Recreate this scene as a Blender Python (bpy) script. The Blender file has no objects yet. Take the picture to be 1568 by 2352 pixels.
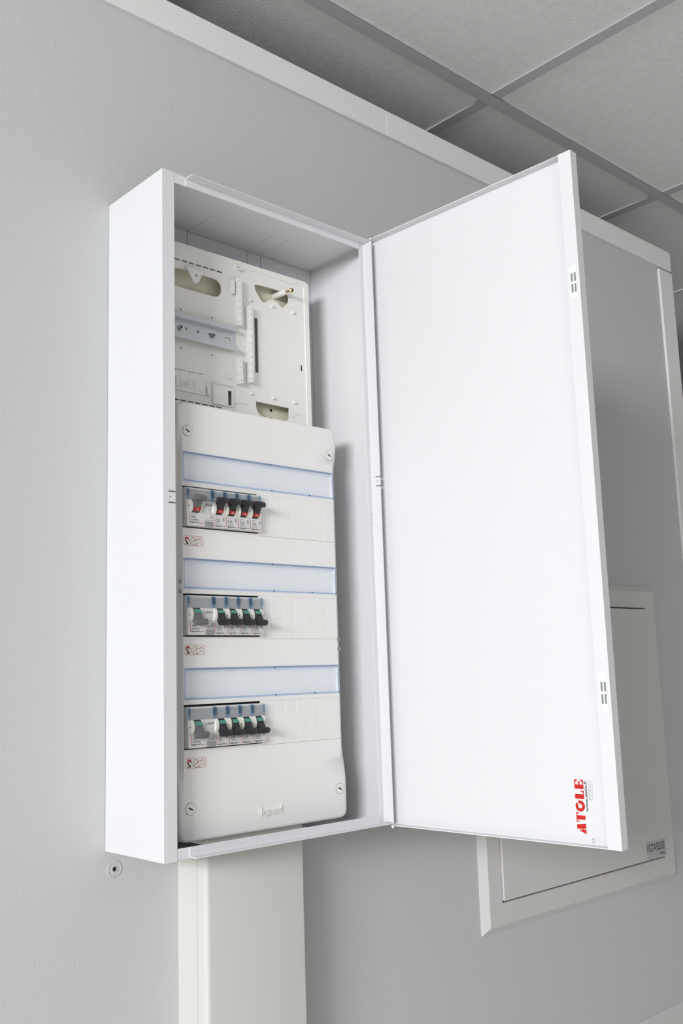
import bpy, bmesh, math, random
from mathutils import Vector, Matrix
from mathutils.geometry import delaunay_2d_cdt

# ------------------------------------------------------------------ camera, world, light, exposure
scene = bpy.context.scene
COL = scene.collection
CAM_POS = Vector((-0.58792, -1.05109, 0.18990))
FW = Vector((0.66925021, 0.72534712, 0.16116982))
RT = Vector((0.73810606, -0.67392901, -0.0319239))
UP = Vector((-0.0854611, -0.1403255, 0.98641024))
cam_d = bpy.data.cameras.new('camera')
cam_d.sensor_fit = 'VERTICAL'
cam_d.sensor_height = 36.0
cam_d.lens = 2278.08 / 2352 * 36.0
cam_d.clip_start = 0.01
cam = bpy.data.objects.new('camera', cam_d)
COL.objects.link(cam)
cam.matrix_world = Matrix(((RT.x, UP.x, -FW.x, CAM_POS.x), (RT.y, UP.y, -FW.y, CAM_POS.y),
                           (RT.z, UP.z, -FW.z, CAM_POS.z), (0, 0, 0, 1)))
scene.camera = cam

world = bpy.data.worlds.new('room_ambient')
scene.world = world
world.use_nodes = True
bg = world.node_tree.nodes['Background']
bg.inputs[0].default_value = (1.0, 0.965, 0.935, 1)
bg.inputs[1].default_value = 0.03


def area(name, loc, target, sx, sy, power, col):
    d = bpy.data.lights.new(name, 'AREA')
    d.shape = 'RECTANGLE'
    d.size, d.size_y, d.energy, d.color = sx, sy, power, col
    o = bpy.data.objects.new(name, d)
    COL.objects.link(o)
    o.location = loc
    o.rotation_euler = (Vector(target) - Vector(loc)).to_track_quat('-Z', 'Y').to_euler()
    return o


# daylight from the window side of the room (left of the partition): one window, then two added fill lights
area('window_and_fill_light', (-4.1, -2.12, 0.97), (0.0, -0.70, 0.95), 1.65, 0.72, 162, (0.975, 0.99, 1.0))
area('window_and_fill_light', (-2.0, -1.90, 0.60), (-1.85, -1.90, -1.30), 1.10, 1.30, 25, (0.985, 0.99, 1.0))  # added fill aimed straight down; its floor bounce brightens the ceiling
area('window_and_fill_light', (-2.4, -4.40, 0.70), (0.0, -0.30, 0.90), 1.60, 1.00, 6, (0.99, 0.99, 1.0))  # added weak frontal fill, lifts the upper wall and cabinet interior

vs = scene.view_settings
vs.view_transform = 'Standard'
vs.look = 'None'
vs.gamma = 1.0
vs.use_curve_mapping = False
vs.exposure = 0.13

# ------------------------------------------------------------------ materials
def mat(name, col, rough=0.45, metal=0.0, spec=0.5, bump=None, var=None):
    m = bpy.data.materials.new(name)
    m.use_nodes = True
    nt = m.node_tree
    b = nt.nodes['Principled BSDF']
    b.inputs['Base Color'].default_value = (*col, 1)
    b.inputs['Roughness'].default_value = rough
    b.inputs['Metallic'].default_value = metal
    b.inputs['Specular IOR Level'].default_value = spec
    tc = nt.nodes.new('ShaderNodeTexCoord')
    if bump:
        sc, st, dist, stretch = bump
        mp = nt.nodes.new('ShaderNodeMapping')
        mp.inputs['Scale'].default_value = stretch
        nt.links.new(tc.outputs['Object'], mp.inputs[0])
        n = nt.nodes.new('ShaderNodeTexNoise')
        n.inputs['Scale'].default_value = sc
        n.inputs['Detail'].default_value = 3
        nt.links.new(mp.outputs[0], n.inputs['Vector'])
        bp = nt.nodes.new('ShaderNodeBump')
        bp.inputs['Strength'].default_value = st
        bp.inputs['Distance'].default_value = dist
        nt.links.new(n.outputs['Fac'], bp.inputs['Height'])
        nt.links.new(bp.outputs[0], b.inputs['Normal'])
    if var:
        sc, amt = var
        n2 = nt.nodes.new('ShaderNodeTexNoise')
        n2.inputs['Scale'].default_value = sc
        n2.inputs['Detail'].default_value = 4
        nt.links.new(tc.outputs['Object'], n2.inputs['Vector'])
        cr = nt.nodes.new('ShaderNodeValToRGB')
        cr.color_ramp.elements[0].position = 0.3
        cr.color_ramp.elements[1].position = 0.7
        cr.color_ramp.elements[0].color = (*[c * (1 - amt) for c in col], 1)
        cr.color_ramp.elements[1].color = (*[min(1, c * (1 + amt)) for c in col], 1)
        nt.links.new(n2.outputs['Fac'], cr.inputs[0])
        nt.links.new(cr.outputs[0], b.inputs['Base Color'])
    return m


def clear_mat(name, tint, gloss=0.12, rough=0.08):
    m = bpy.data.materials.new(name)
    m.use_nodes = True
    nt = m.node_tree
    nt.nodes.clear()
    out = nt.nodes.new('ShaderNodeOutputMaterial')
    tr = nt.nodes.new('ShaderNodeBsdfTransparent')
    tr.inputs[0].default_value = (*tint, 1)
    gl = nt.nodes.new('ShaderNodeBsdfGlossy')
    gl.inputs['Roughness'].default_value = rough
    lw = nt.nodes.new('ShaderNodeLayerWeight')
    lw.inputs[0].default_value = 0.5
    pw = nt.nodes.new('ShaderNodeMath')
    pw.operation = 'POWER'
    pw.inputs[1].default_value = 4.0
    nt.links.new(lw.outputs['Facing'], pw.inputs[0])
    fr = nt.nodes.new('ShaderNodeMath')
    fr.operation = 'MULTIPLY_ADD'
    fr.inputs[1].default_value = 0.5
    fr.inputs[2].default_value = 0.03
    nt.links.new(pw.outputs[0], fr.inputs[0])
    mx = nt.nodes.new('ShaderNodeMixShader')
    nt.links.new(fr.outputs[0], mx.inputs[0])
    nt.links.new(tr.outputs[0], mx.inputs[1])
    nt.links.new(gl.outputs[0], mx.inputs[2])
    nt.links.new(mx.outputs[0], out.inputs[0])
    return m


ONE = (1, 1, 1)
M = dict(
    metal=mat('white_powder_coat', (0.70, 0.705, 0.72), 0.42, bump=(900, 0.12, 0.0006, ONE)),
    plastic=mat('warm_white_plastic', (0.80, 0.785, 0.765), 0.38),
    blank=mat('blank_plate_plastic', (0.79, 0.775, 0.755), 0.42),
    cream=mat('cream_white_plastic', (0.86, 0.85, 0.815), 0.5),
    beige=mat('beige_base_plastic', (0.90, 0.855, 0.69), 0.6),
    wall=mat('light_grey_paint', (0.55, 0.558, 0.56), 0.7, bump=(330, 0.22, 0.0012, (1, 1, 0.45))),
    trim=mat('white_trim_board', (0.79, 0.775, 0.765), 0.6),
    tile=mat('mineral_ceiling_tile', (0.92, 0.91, 0.90), 0.95, bump=(240, 0.5, 0.002, ONE), var=(60, 0.035)),
    rail=mat('grey_ceiling_rail', (0.56, 0.575, 0.575), 0.5),
    slab=mat('ceiling_slab', (0.25, 0.25, 0.25), 0.9),
    floor=mat('grey_floor', (0.82, 0.80, 0.78), 0.6, var=(3, 0.05)),
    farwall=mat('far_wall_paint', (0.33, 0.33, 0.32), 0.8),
    trunk=mat('ivory_trunking_plastic', (0.65, 0.635, 0.60), 0.38),
    hatch=mat('hatch_white_metal', (0.64, 0.625, 0.615), 0.5),
    grey=mat('light_grey_breaker_plastic', (0.63, 0.625, 0.61), 0.45),
    label=mat('grey_label_strip', (0.40, 0.405, 0.415), 0.6),
    cheek=mat('white_cheek_plastic', (0.78, 0.76, 0.70), 0.4),
    black=mat('black_plastic', (0.014, 0.014, 0.017), 0.5),
    levergrey=mat('grey_lever_plastic', (0.125, 0.125, 0.125), 0.45),
    button=mat('grey_button_plastic', (0.27, 0.27, 0.28), 0.45),
    dark=mat('dark_recess', (0.02, 0.02, 0.022), 0.8),
    gap=mat('grey_gap', (0.36, 0.35, 0.34), 0.8),  # slots and seams; also paints the shaded gap round the cover screws
    red=mat('red_print', (0.45, 0.035, 0.05), 0.5),
    redflag=mat('red_flag_plastic', (0.42, 0.012, 0.015), 0.4),
    green=mat('green_flag_plastic', (0.07, 0.27, 0.20), 0.4),
    ink=mat('black_ink', (0.015, 0.015, 0.018), 0.7, spec=0.2),
    greyink=mat('grey_ink', (0.28, 0.28, 0.29), 0.6),
    blueink=mat('blue_ink', (0.05, 0.08, 0.20), 0.6),
    paleink=mat('pale_ink', (0.85, 0.80, 0.72), 0.6),
    logored=mat("logo_red_print", (0.56, 0.022, 0.018), 0.6, spec=0.2),
    steel=mat('zinc_plated_steel', (0.60, 0.625, 0.64), 0.38, metal=0.8, bump=(420, 0.2, 0.0005, ONE), var=(420, 0.07)),
    screwsteel=mat('screw_steel', (0.42, 0.42, 0.42), 0.28, metal=1.0),
    brass=mat('brass', (0.50, 0.36, 0.16), 0.3, metal=1.0),
    slotsteel=mat('magnet_steel', (0.34, 0.36, 0.37), 0.4, metal=0.6),
    catch=mat('magnet_catch_plastic', (0.76, 0.77, 0.77), 0.5),
    sticker=mat('sticker_paper', (0.76, 0.72, 0.67), 0.6),
    clear=clear_mat('blue_tinted_clear_plastic', (0.972, 0.981, 0.991)),
    labelclear=clear_mat('clear_label_plastic', (0.975, 0.98, 0.985)),
    rim=clear_mat('blue_edge_clear_plastic', (0.76, 0.82, 0.94)),
    clip=clear_mat('blue_clear_clip', (0.76, 0.85, 0.93)),
    windowseat=mat('label_paper', (0.90, 0.905, 0.91), 0.6),
    nameplate=mat('grey_name_sticker', (0.50, 0.49, 0.50), 0.6),
)

# ------------------------------------------------------------------ mesh helpers
def link(name, me, material=None, parent=None, smooth=False):
    if material is not None and not me.materials:
        for mm in (material if isinstance(material, (list, tuple)) else [material]):
            me.materials.append(mm)
    if smooth:
        me.shade_smooth()
        me.set_sharp_from_angle(angle=math.radians(35))
    o = bpy.data.objects.new(name, me)
    COL.objects.link(o)
    if parent is not None:
        o.parent = parent
    return o


def bm_obj(name, bm, material, parent=None, smooth=False):
    me = bpy.data.meshes.new(name)
    bm.normal_update()
    bm.to_mesh(me)
    bm.free()
    return link(name, me, material, parent, smooth)


def empty(name, loc=(0, 0, 0)):
    o = bpy.data.objects.new(name, None)
    COL.objects.link(o)
    o.location = loc
    o.empty_display_size = 0.02
    return o


def tag(o, label=None, cat=None, group=None, kind=None):
    if label: o['label'] = label
    if cat: o['category'] = cat
    if group: o['group'] = group
    if kind: o['kind'] = kind
    return o


def box(bm, x0, x1, y0, y1, z0, z1, mi=0):
    x0, x1 = min(x0, x1), max(x0, x1)
    y0, y1 = min(y0, y1), max(y0, y1)
    z0, z1 = min(z0, z1), max(z0, z1)
    v = [bm.verts.new(p) for p in ((x0, y0, z0), (x1, y0, z0), (x1, y1, z0), (x0, y1, z0),
                                   (x0, y0, z1), (x1, y0, z1), (x1, y1, z1), (x0, y1, z1))]
    fs = []
    for f in ((0, 3, 2, 1), (4, 5, 6, 7), (0, 1, 5, 4), (1, 2, 6, 5), (2, 3, 7, 6), (3, 0, 4, 7)):
        fc = bm.faces.new([v[i] for i in f])
        fc.material_index = mi
        fs.append(fc)
    return v, fs


def rbox(bm, x0, x1, y0, y1, z0, z1, r, seg=2, mi=0):
    v, fs = box(bm, x0, x1, y0, y1, z0, z1, mi)
    es = list({e for f in fs for e in f.edges})
    bmesh.ops.bevel(bm, geom=es, offset=r, segments=seg, profile=0.5, affect='EDGES')


def box_obj(name, dims, material, parent=None, r=0.0, seg=2):
    bm = bmesh.new()
    if r:
        rbox(bm, *dims, r, seg)
    else:
        box(bm, *dims)
    return bm_obj(name, bm, material, parent)


XZ = lambda a, b, d: (a, d, b)      # outline in x,z ; depth along y


def plate(bm, outline, holes, d0, d1, fn=XZ, mi=0):
    """flat sheet with holes, between depths d0 and d1"""
    loops = [outline] + list(holes)
    pts, edges = [], []
    for lp in loops:
        s = len(pts)
        pts += [Vector(p) for p in lp]
        edges += [(s + i, s + (i + 1) % len(lp)) for i in range(len(lp))]
    r = delaunay_2d_cdt(pts, edges, [], 0, 1e-7)
    vs2 = r[0]

    def inside(x, y):
        c = False
        for lp in loops:
            j = len(lp) - 1
            for i in range(len(lp)):
                (xi, yi), (xj, yj) = lp[i], lp[j]
                if (yi > y) != (yj > y) and x < (xj - xi) * (y - yi) / (yj - yi) + xi:
                    c = not c
                j = i
        return c
    fs2 = [f for f in r[2] if inside(sum(vs2[i].x for i in f) / len(f), sum(vs2[i].y for i in f) / len(f))]
    used = sorted({i for f in fs2 for i in f})
    remap = {v: k for k, v in enumerate(used)}
    vs2 = [vs2[i] for i in used]
    fs2 = [[remap[i] for i in f] for f in fs2]
    a = [bm.verts.new(fn(v.x, v.y, d0)) for v in vs2]
    b = [bm.verts.new(fn(v.x, v.y, d1)) for v in vs2]
    cnt = {}
    for f in fs2:
        for i in range(len(f)):
            e = (f[i], f[(i + 1) % len(f)])
            cnt.setdefault(tuple(sorted(e)), []).append(e)
    for f in fs2:
        bm.faces.new([a[i] for i in f]).material_index = mi
        bm.faces.new([b[i] for i in reversed(f)]).material_index = mi
    for k, l in cnt.items():
        if len(l) == 1:
            i, j = l[0]
            bm.faces.new([a[j], a[i], b[i], b[j]]).material_index = mi
    bmesh.ops.recalc_face_normals(bm, faces=bm.faces[:])


def plate_obj(name, outline, holes, d0, d1, material, parent=None, fn=XZ):
    bm = bmesh.new()
    plate(bm, outline, holes, d0, d1, fn)
    return bm_obj(name, bm, material, parent)


def rrect(x0, x1, z0, z1, r, n=5):
    out = []
    for cx, cz, a0 in ((x1 - r, z0 + r, -90), (x1 - r, z1 - r, 0), (x0 + r, z1 - r, 90), (x0 + r, z0 + r, 180)):
        for i in range(n + 1):
            a = math.radians(a0 + 90 * i / n)
            out.append((cx + r * math.cos(a), cz + r * math.sin(a)))
    return out


def rect(x0, x1, z0, z1):
    return [(x0, z0), (x1, z0), (x1, z1), (x0, z1)]


def circ(cx, cz, r, n=16):
    return [(cx + r * math.cos(2 * math.pi * i / n), cz + r * math.sin(2 * math.pi * i / n)) for i in range(n)]


def cyl(bm, p0, p1, r0, r1=None, n=16, mi=0):
    p0, p1 = Vector(p0), Vector(p1)
    r1 = r0 if r1 is None else r1
    ax = (p1 - p0).normalized()
    u = ax.orthogonal().normalized()
    w = ax.cross(u)
    a, b = [], []
    for i in range(n):
        t = 2 * math.pi * i / n
        d = u * math.cos(t) + w * math.sin(t)
        a.append(bm.verts.new(p0 + d * r0))
        b.append(bm.verts.new(p1 + d * r1))
    for i in range(n):
        j = (i + 1) % n
        bm.faces.new((a[i], a[j], b[j], b[i])).material_index = mi
    bm.faces.new(a[::-1]).material_index = mi
    bm.faces.new(b).material_index = mi


def extrude_x(bm, prof, x0, x1, mi=0):
    """closed profile of (y,z) points extruded along x"""
    a = [bm.verts.new((x0, y, z)) for y, z in prof]
    b = [bm.verts.new((x1, y, z)) for y, z in prof]
    n = len(prof)
    fs = [bm.faces.new((a[i], a[(i + 1) % n], b[(i + 1) % n], b[i])) for i in range(n)]
    fs.append(bm.faces.new(a[::-1]))
    fs.append(bm.faces.new(b))
    for f in fs:
        f.material_index = mi
    bmesh.ops.recalc_face_normals(bm, faces=fs)


_text = {}


def text_tris(s, bold=0.0):
    """(points, faces) of the string scaled into the unit box"""
    if (s, bold) in _text:
        return _text[(s, bold)]
    c = bpy.data.curves.new('lettering', 'FONT')
    c.body = s
    c.resolution_u = 3
    c.offset = bold
    o = bpy.data.objects.new('lettering', c)
    COL.objects.link(o)
    bpy.context.view_layer.update()
    me = bpy.data.meshes.new_from_object(o.evaluated_get(bpy.context.evaluated_depsgraph_get()))
    P = [(v.co.x, v.co.y) for v in me.vertices]
    F = [tuple(p.vertices) for p in me.polygons]
    bpy.data.objects.remove(o)
    bpy.data.curves.remove(c)
    bpy.data.meshes.remove(me)
    x0, x1 = min(p[0] for p in P), max(p[0] for p in P)
    y0, y1 = min(p[1] for p in P), max(p[1] for p in P)
    _text[(s, bold)] = ([((x - x0) / (x1 - x0), (y - y0) / (y1 - y0)) for x, y in P], F)
    return _text[(s, bold)]


def text(bm, s, x0, x1, z0, z1, depth, bold=0.0, fn=XZ, mi=0, thick=0.0):
    P, F = text_tris(s, bold)
    vs_ = [bm.verts.new(fn(x0 + (x1 - x0) * p[0], z0 + (z1 - z0) * p[1], depth)) for p in P]
    fs = []
    for f in F:
        try:
            fc = bm.faces.new([vs_[i] for i in f])
            fc.material_index = mi
            fs.append(fc)
        except ValueError:
            pass
    if thick:
        r = bmesh.ops.extrude_face_region(bm, geom=fs)
        nv = [g for g in r['geom'] if isinstance(g, bmesh.types.BMVert)]
        bmesh.ops.translate(bm, verts=nv, vec=(0, -thick, 0))


def flat(bm, pts, depth, fn=XZ, mi=0):
    f = bm.faces.new([bm.verts.new(fn(p[0], p[1], depth)) for p in pts])
    f.material_index = mi
    return f


# ------------------------------------------------------------------ setting
FLOOR_Z = -1.30
ZC = 1.2315
XE = 1.4115           # free end of the partition
floor = tag(box_obj('floor', (-3.4, 2.2, -5.0, 3.0, FLOOR_Z - 0.05, FLOOR_Z), M['floor']), kind='structure')
wall = tag(box_obj('wall_back', (-3.4, XE - 0.004, 0.0, 0.10, FLOOR_Z, 1.100), M['wall']), kind='structure')
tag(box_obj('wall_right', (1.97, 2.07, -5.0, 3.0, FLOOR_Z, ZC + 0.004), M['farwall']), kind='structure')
tag(box_obj('trim_1', (-3.4, 0.5045, -0.006, 0.106, 1.0606, 1.1055), M['trim'], r=0.0012), kind='structure')
tag(box_obj('trim_2', (0.5050, XE, -0.006, 0.106, 1.0606, 1.1055), M['trim'], r=0.0012), kind='structure')
tag(box_obj('trim_3', (1.3600, XE + 0.003, -0.005, 0.106, FLOOR_Z, 1.0560), M['trim'], r=0.0012), kind='structure')

ceil = tag(box_obj('ceiling', (-3.4, 2.2, -5.0, 3.0, ZC + 0.05, ZC + 0.10), M['slab']), kind='structure')
BX = [0.182 + 0.6 * k for k in range(-5, 3)]
BY = [-0.0095 + 0.6 * k for k in range(-7, 5)]
bm = bmesh.new()
box(bm, -0.2945, 0.2945, -0.2945, 0.2945, 0, 0.015)
tile_me = bpy.data.meshes.new('ceiling_tile')
bm.to_mesh(tile_me)
bm.free()
for bx in BX:
    for by in BY:
        t = link('ceiling_tile', tile_me, M['tile'], ceil)
        t.location = (bx + 0.3, by + 0.3, ZC + 0.0045)
for by in BY:     # main rails along the wall: lower, folded edges
    bm = bmesh.new()
    box(bm, BX[0], 2.2, by - 0.0122, by + 0.0122, ZC - 0.0005, ZC + 0.0012)
    box(bm, BX[0], 2.2, by - 0.0122, by - 0.0112, ZC, ZC + 0.0042)
    box(bm, BX[0], 2.2, by + 0.0112, by + 0.0122, ZC, ZC + 0.0042)
    box(bm, BX[0], 2.2, by - 0.001, by + 0.001, ZC + 0.001, ZC + 0.04)
    bm_obj('ceiling_rail', bm, M['rail'], ceil)
for bx in BX:
    for by in BY[:-1]:
        bm = bmesh.new()
        y0, y1 = by + 0.0124, by + 0.5876
        box(bm, bx - 0.0122, bx + 0.0122, y0, y1, ZC + 0.0012, ZC + 0.0026)
        box(bm, bx - 0.0122, bx - 0.0112, y0, y1, ZC + 0.0026, ZC + 0.0042)
        box(bm, bx + 0.0112, bx + 0.0122, y0, y1, ZC + 0.0026, ZC + 0.0042)
        box(bm, bx - 0.001, bx + 0.001, y0, y1, ZC + 0.0026, ZC + 0.035)
        bm_obj('cross_rail', bm, M['rail'], ceil)
box_obj('wall_angle', (1.945, 1.97, -5.0, 3.0, ZC - 0.001, ZC + 0.003), M['trim'], ceil)

# ------------------------------------------------------------------ electrical cabinet
W, H, D, TH = 0.3338, 0.7817, 0.1231, 0.0012
FL = 0.0165
cab = tag(empty('electrical_cabinet', (0, 0, 0)),
          'tall open white metal electrical cabinet with its door swung out to the right', 'cabinet')
XY = lambda a, b, d: (a, b, d)
for x0 in (0.0, W - TH):
    box_obj('side_panel', (x0, x0 + TH, -D, -0.0005, 0, H), M['metal'], cab, r=0.0005, seg=2)
# top sheet with pressed knock-outs on its underside
G = 0.0004
KX0, KX1, KX2, KX3 = 0.0904, 0.1158, 0.2145, 0.2395
box_obj('top_panel', (TH, W - TH, -D, -0.0005, H - 0.0006, H), M['metal'], cab)
plate_obj('top_panel_lining', rect(TH, W - TH, -D + TH, -0.002), [rect(KX0, KX3, -0.0637, -0.003)],
          H - 0.0006, H - TH, M['metal'], cab, XY)
plate_obj('knockout', [(KX0 + G, -0.003 - G), (KX0 + G, -0.0637 + G), (KX3 - G, -0.0637 + G), (KX3 - G, -0.003 - G),
                       (KX2 + G, -0.003 - G), (KX2 + G, -0.0600 - G), (KX1 - G, -0.0600 - G), (KX1 - G, -0.003 - G)],
          [], H - 0.0006, H - TH, M['metal'], cab, XY)
plate_obj('knockout', rect(KX1 + G, KX2 - G, -0.0600 + G, -0.003 - G), [], H - 0.0006, H - TH, M['metal'], cab, XY)
# bottom sheet, open at the back for the trunking
plate_obj('bottom_panel', [(TH, -D + TH), (W - TH, -D + TH), (W - TH, -0.0005), (0.2500, -0.0005), (0.2500, -0.0640),
                           (0.0920, -0.0640), (0.0920, -0.0005), (TH, -0.0005)], [], 0.0, TH, M['metal'], cab, XY)
# back sheet in vertical strips
xs = [TH, KX0, KX1, KX2 + 0.0006, KX3 + 0.0004, W - TH]
for i in range(5):
    box_obj('back_strip', (xs[i] + 0.0005, xs[i + 1] - 0.0005, -0.0020, -0.0005, 0.062, H - 0.0016), M['metal'], cab)
box_obj('back_rail', (TH, 0.0910, -0.0020, -0.0005, TH, 0.0605), M['metal'], cab)
box_obj('back_rail', (0.2510, W - TH, -0.0020, -0.0005, TH, 0.0605), M['metal'], cab)


# front flanges; the vertical ones carry a pressed tab between two slots
def vflange(x0, x1, inner_right):
    zs = (0.3838, 0.3855, 0.3965, 0.3982)
    e, b = (x1, x1 - 0.0092) if inner_right else (x0, x0 + 0.0092)
    o_ = x0 if inner_right else x1
    pts = [(o_, 0.0), (e, 0.0), (e, zs[0]), (b, zs[0]), (b, zs[1]), (e, zs[1]), (e, zs[2]), (b, zs[2]), (b, zs[3]), (e, zs[3]), (e, H), (o_, H)]
    hx = x0 + 0.0092 if inner_right else x1 - 0.0092
    plate_obj('front_flange', pts, [circ(hx + (0.0004 if inner_right else -0.0016), 0.3910, 0.0011, 10)], -D - 0.0002, -D + TH, M['metal'], cab)


vflange(0.0002, FL, True)
vflange(W - FL, W - 0.0002, False)
box_obj('front_flange', (FL + 0.0004, W - FL - 0.0002, -D, -D + TH, H - 0.0128, H - 0.0008), M['metal'], cab)
box_obj('front_flange', (FL + 0.0004, W - FL - 0.0002, -D, -D + TH, 0.0014, 0.0128), M['metal'], cab)


def lip(x0, x1, zr, zr2, zo):
    """angle strip: thin plate on the front flange, bent forward"""
    bm = bmesh.new()
    z0, z1 = min(zr, zr2), max(zr, zr2)
    box(bm, x0, W - FL - 0.0006, -D - 0.0012, -D, z0, z1)
    zz = (zo, zo + 0.0011) if zo > 0.4 else (zo - 0.0011, zo)
    plate(bm, rect(x0, x1, -D - 0.0136, -D - 0.0001), [circ(x0 + 0.022, -D - 0.0090, 0.0008, 8)], zz[0], zz[1], XY)
    bm_obj('stop_lip', bm, M['metal'], cab)


lip(0.0325, 0.3235, H - 0.0126, H - 0.0030, H - 0.0036)
lip(0.0313, 0.3235, 0.0126, 0.0030, 0.0034)

# door: tray with folded side flanges, hinged on the right, opened about 93 degrees
A_DOOR = 1.51785
DW, DT = 0.3312, 0.0115
bm = bmesh.new()
box(bm, 0.0, DW, DT - 0.001, DT, 0.0, H)                              # skin
box(bm, 0.0, 0.001, 0.0, DT - 0.001, 0.0, H)                          # hinge-side return
box(bm, DW - 0.001, DW, 0.0, DT - 0.001, 0.0, H)                      # free-side return
plate(bm, rect(0.012, DW - 0.0165, 0.0, DT - 0.001), [circ(0.2701, 0.005, 0.0013, 10)], H - 0.001, H, XY)
box(bm, 0.012, DW - 0.0165, 0.0, DT - 0.001, 0.0, 0.001)
box(bm, DW - 0.0165, DW - 0.001, 0.0, DT - 0.001, H - 0.001, H)
box(bm, DW - 0.0165, DW - 0.001, 0.0, DT - 0.001, 0.0, 0.001)
door = bm_obj('door', bm, M['metal'], cab)
door.location = (0.3251, -0.1233, 0)
door.rotation_euler = (0, 0, -A_DOOR)
fz = (0.4341, 0.4354, 0.4462, 0.4475)
fo = [(0.0, 0.0045), (0.0158, 0.0045), (0.0158, fz[0]), (0.0071, fz[0]), (0.0071, fz[1]), (0.0158, fz[1]), (0.0158, fz[2]),
      (0.0071, fz[2]), (0.0071, fz[3]), (0.0158, fz[3]), (0.0158, H - 0.0045), (0.0, H - 0.0045)]
plate_obj('hinge_fold', fo, [circ(0.0107, 0.4408, 0.0010, 10)], -0.001, 0.0, M['metal'], door)
plate_obj('closing_fold', rect(DW - 0.0165, DW, 0.0, H), [], -0.001, 0.0, M['metal'], door)
for zp in (0.0, H):
    bm = bmesh.new()
    cyl(bm, (0.0095, 0.005, zp - 0.0035), (0.0095, 0.005, zp + 0.0035), 0.0019, n=12)
    cyl(bm, (0.0095, 0.005, zp - 0.0006), (0.0095, 0.005, zp + 0.0006), 0.0034, n=12)
    bm_obj('hinge_pin', bm, M['metal'], door, smooth=True)
for zc_ in (0.6214, 0.1614):
    bm = bmesh.new()
    x0, x1 = 0.3192, 0.3283
    slots = []
    for sx in (x0 + 0.0012, x0 + 0.0052):
        for sz in (zc_ + 0.0013, zc_ - 0.0117):
            slots.append(rrect(sx, sx + 0.0026, sz, sz + 0.0104, 0.0006, 2))
    plate(bm, rrect(x0, x1, zc_ - 0.0205, zc_ + 0.0205, 0.001, 3), slots, -0.0017, -0.0011)
    catch = bm_obj('magnet_catch', bm, M['catch'], door)
    bm = bmesh.new()
    for sx in (x0 + 0.0012, x0 + 0.0052):
        for sz in (zc_ + 0.0013, zc_ - 0.0117):
            box(bm, sx + 0.0004, sx + 0.0019, -0.0016, -0.00105, sz + 0.0008, sz + 0.0094, 0)
            box(bm, sx, sx + 0.0026, -0.00112, -0.00105, sz, sz + 0.0104, 1)
    # steel pole pieces behind the slots; joined to the catch as one small mesh
    bmc = bmesh.new()
    bmc.from_mesh(catch.data)
    tmp = bpy.data.meshes.new('t')
    for f in bm.faces:
        f.material_index += 1
    bm.to_mesh(tmp)
    bm.free()
    bmc.from_mesh(tmp)
    bmc.to_mesh(catch.data)
    bmc.free()
    catch.data.materials.append(M['slotsteel'])
    catch.data.materials.append(M['gap'])

# printed logo on the inside of the door, reading upwards
DI = DT - 0.001 - 0.00012
ROT = lambda s_base: (lambda tx, ty, d: (s_base - ty, d, tx))     # tx along +z, ty towards the hinge


def letter(bm, polys, z0, z1, s_base, h):
    f = ROT(s_base)
    for pl in polys:
        flat(bm, [(z0 + (z1 - z0) * p[0], h * p[1]) for p in pl], DI, f)


bm = bmesh.new()
SB, LH = 0.2838, 0.0112
letter(bm, [[(.53, 0), (1, 0), (.88, 1), (.46, 1)], [(0, 0), (.45, 0), (.40, .30), (.37, .76), (.31, .76)],
            [(.38, .30), (.56, .30), (.56, .42), (.38, .42)]], 0.0114, 0.0222, SB, LH)
letter(bm, [[(.25, 0), (.69, 0), (.69, 1), (.25, 1)], [(0, .70), (.08, .70), (.16, .90), (.25, .94), (.25, 1), (0, 1)],
            [(.69, .94), (.80, .90), (.90, .70), (1, .70), (1, 1), (.69, 1)]], 0.0238, 0.0338, SB, LH)
ring = []
a0, n = 52, 30
for k in range(n):
    t0 = math.radians(a0 + (360 - 22) * k / n)
    t1 = math.radians(a0 + (360 - 22) * (k + 1) / n)
    o = lambda t, r, q: (.5 + r * math.cos(t), .5 + q * math.sin(t))
    ring.append([o(t0, .21, .22), o(t0, .5, .52), o(t1, .5, .52), o(t1, .21, .22)])
letter(bm, ring, 0.0346, 0.0464, SB, LH)
letter(bm, [[(.03, 0), (.58, 0), (.58, 1), (.03, 1)], [(.58, 0), (1, 0), (1, .40), (.94, .40), (.78, .12), (.58, .07)]], 0.0478, 0.0568, SB, LH)
letter(bm, [[(0, 0), (.46, 0), (.46, 1), (0, 1)], [(.46, 0), (1, 0), (1, .38), (.93, .36), (.75, .13), (.46, .10)],
            [(.46, .90), (.75, .87), (.93, .64), (1, .62), (1, 1), (.46, 1)], [(.46, .44), (.62, .42), (.74, .34), (.80, .40), (.80, .60), (.74, .66), (.62, .58), (.46, .56)]],
       0.0586, 0.0684, SB, LH)
bmesh.ops.recalc_face_normals(bm, faces=bm.faces[:])
tag(bm_obj('logo_lettering', bm, M['logored'], door), 'red stencil ATOLE lettering')
bm = bmesh.new()
text(bm, 'www.atole.fr', 0.0349, 0.0678, 0, 0.0032, DI, 0.02, ROT(0.2879))
tag(bm_obj('web_lettering', bm, M['ink'], door), 'small black web address')
for tx_, z0_, z1_, th_, bo_, sb_ in (('PRODUIT', 0.0476, 0.0680, 0.0034, -0.012, 0.2928), ('FABRIQUE EN FRANCE', 0.0477, 0.0675, 0.0012, -0.01, 0.2950),
                                     ('E3', 0.0030, 0.0076, 0.0030, 0.0, 0.2932)):
    bm = bmesh.new()
    text(bm, tx_, z0_, z1_, 0, th_, DI, bo_, ROT(sb_))
    bm_obj('small_lettering', bm, M['greyink'], door)

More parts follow.
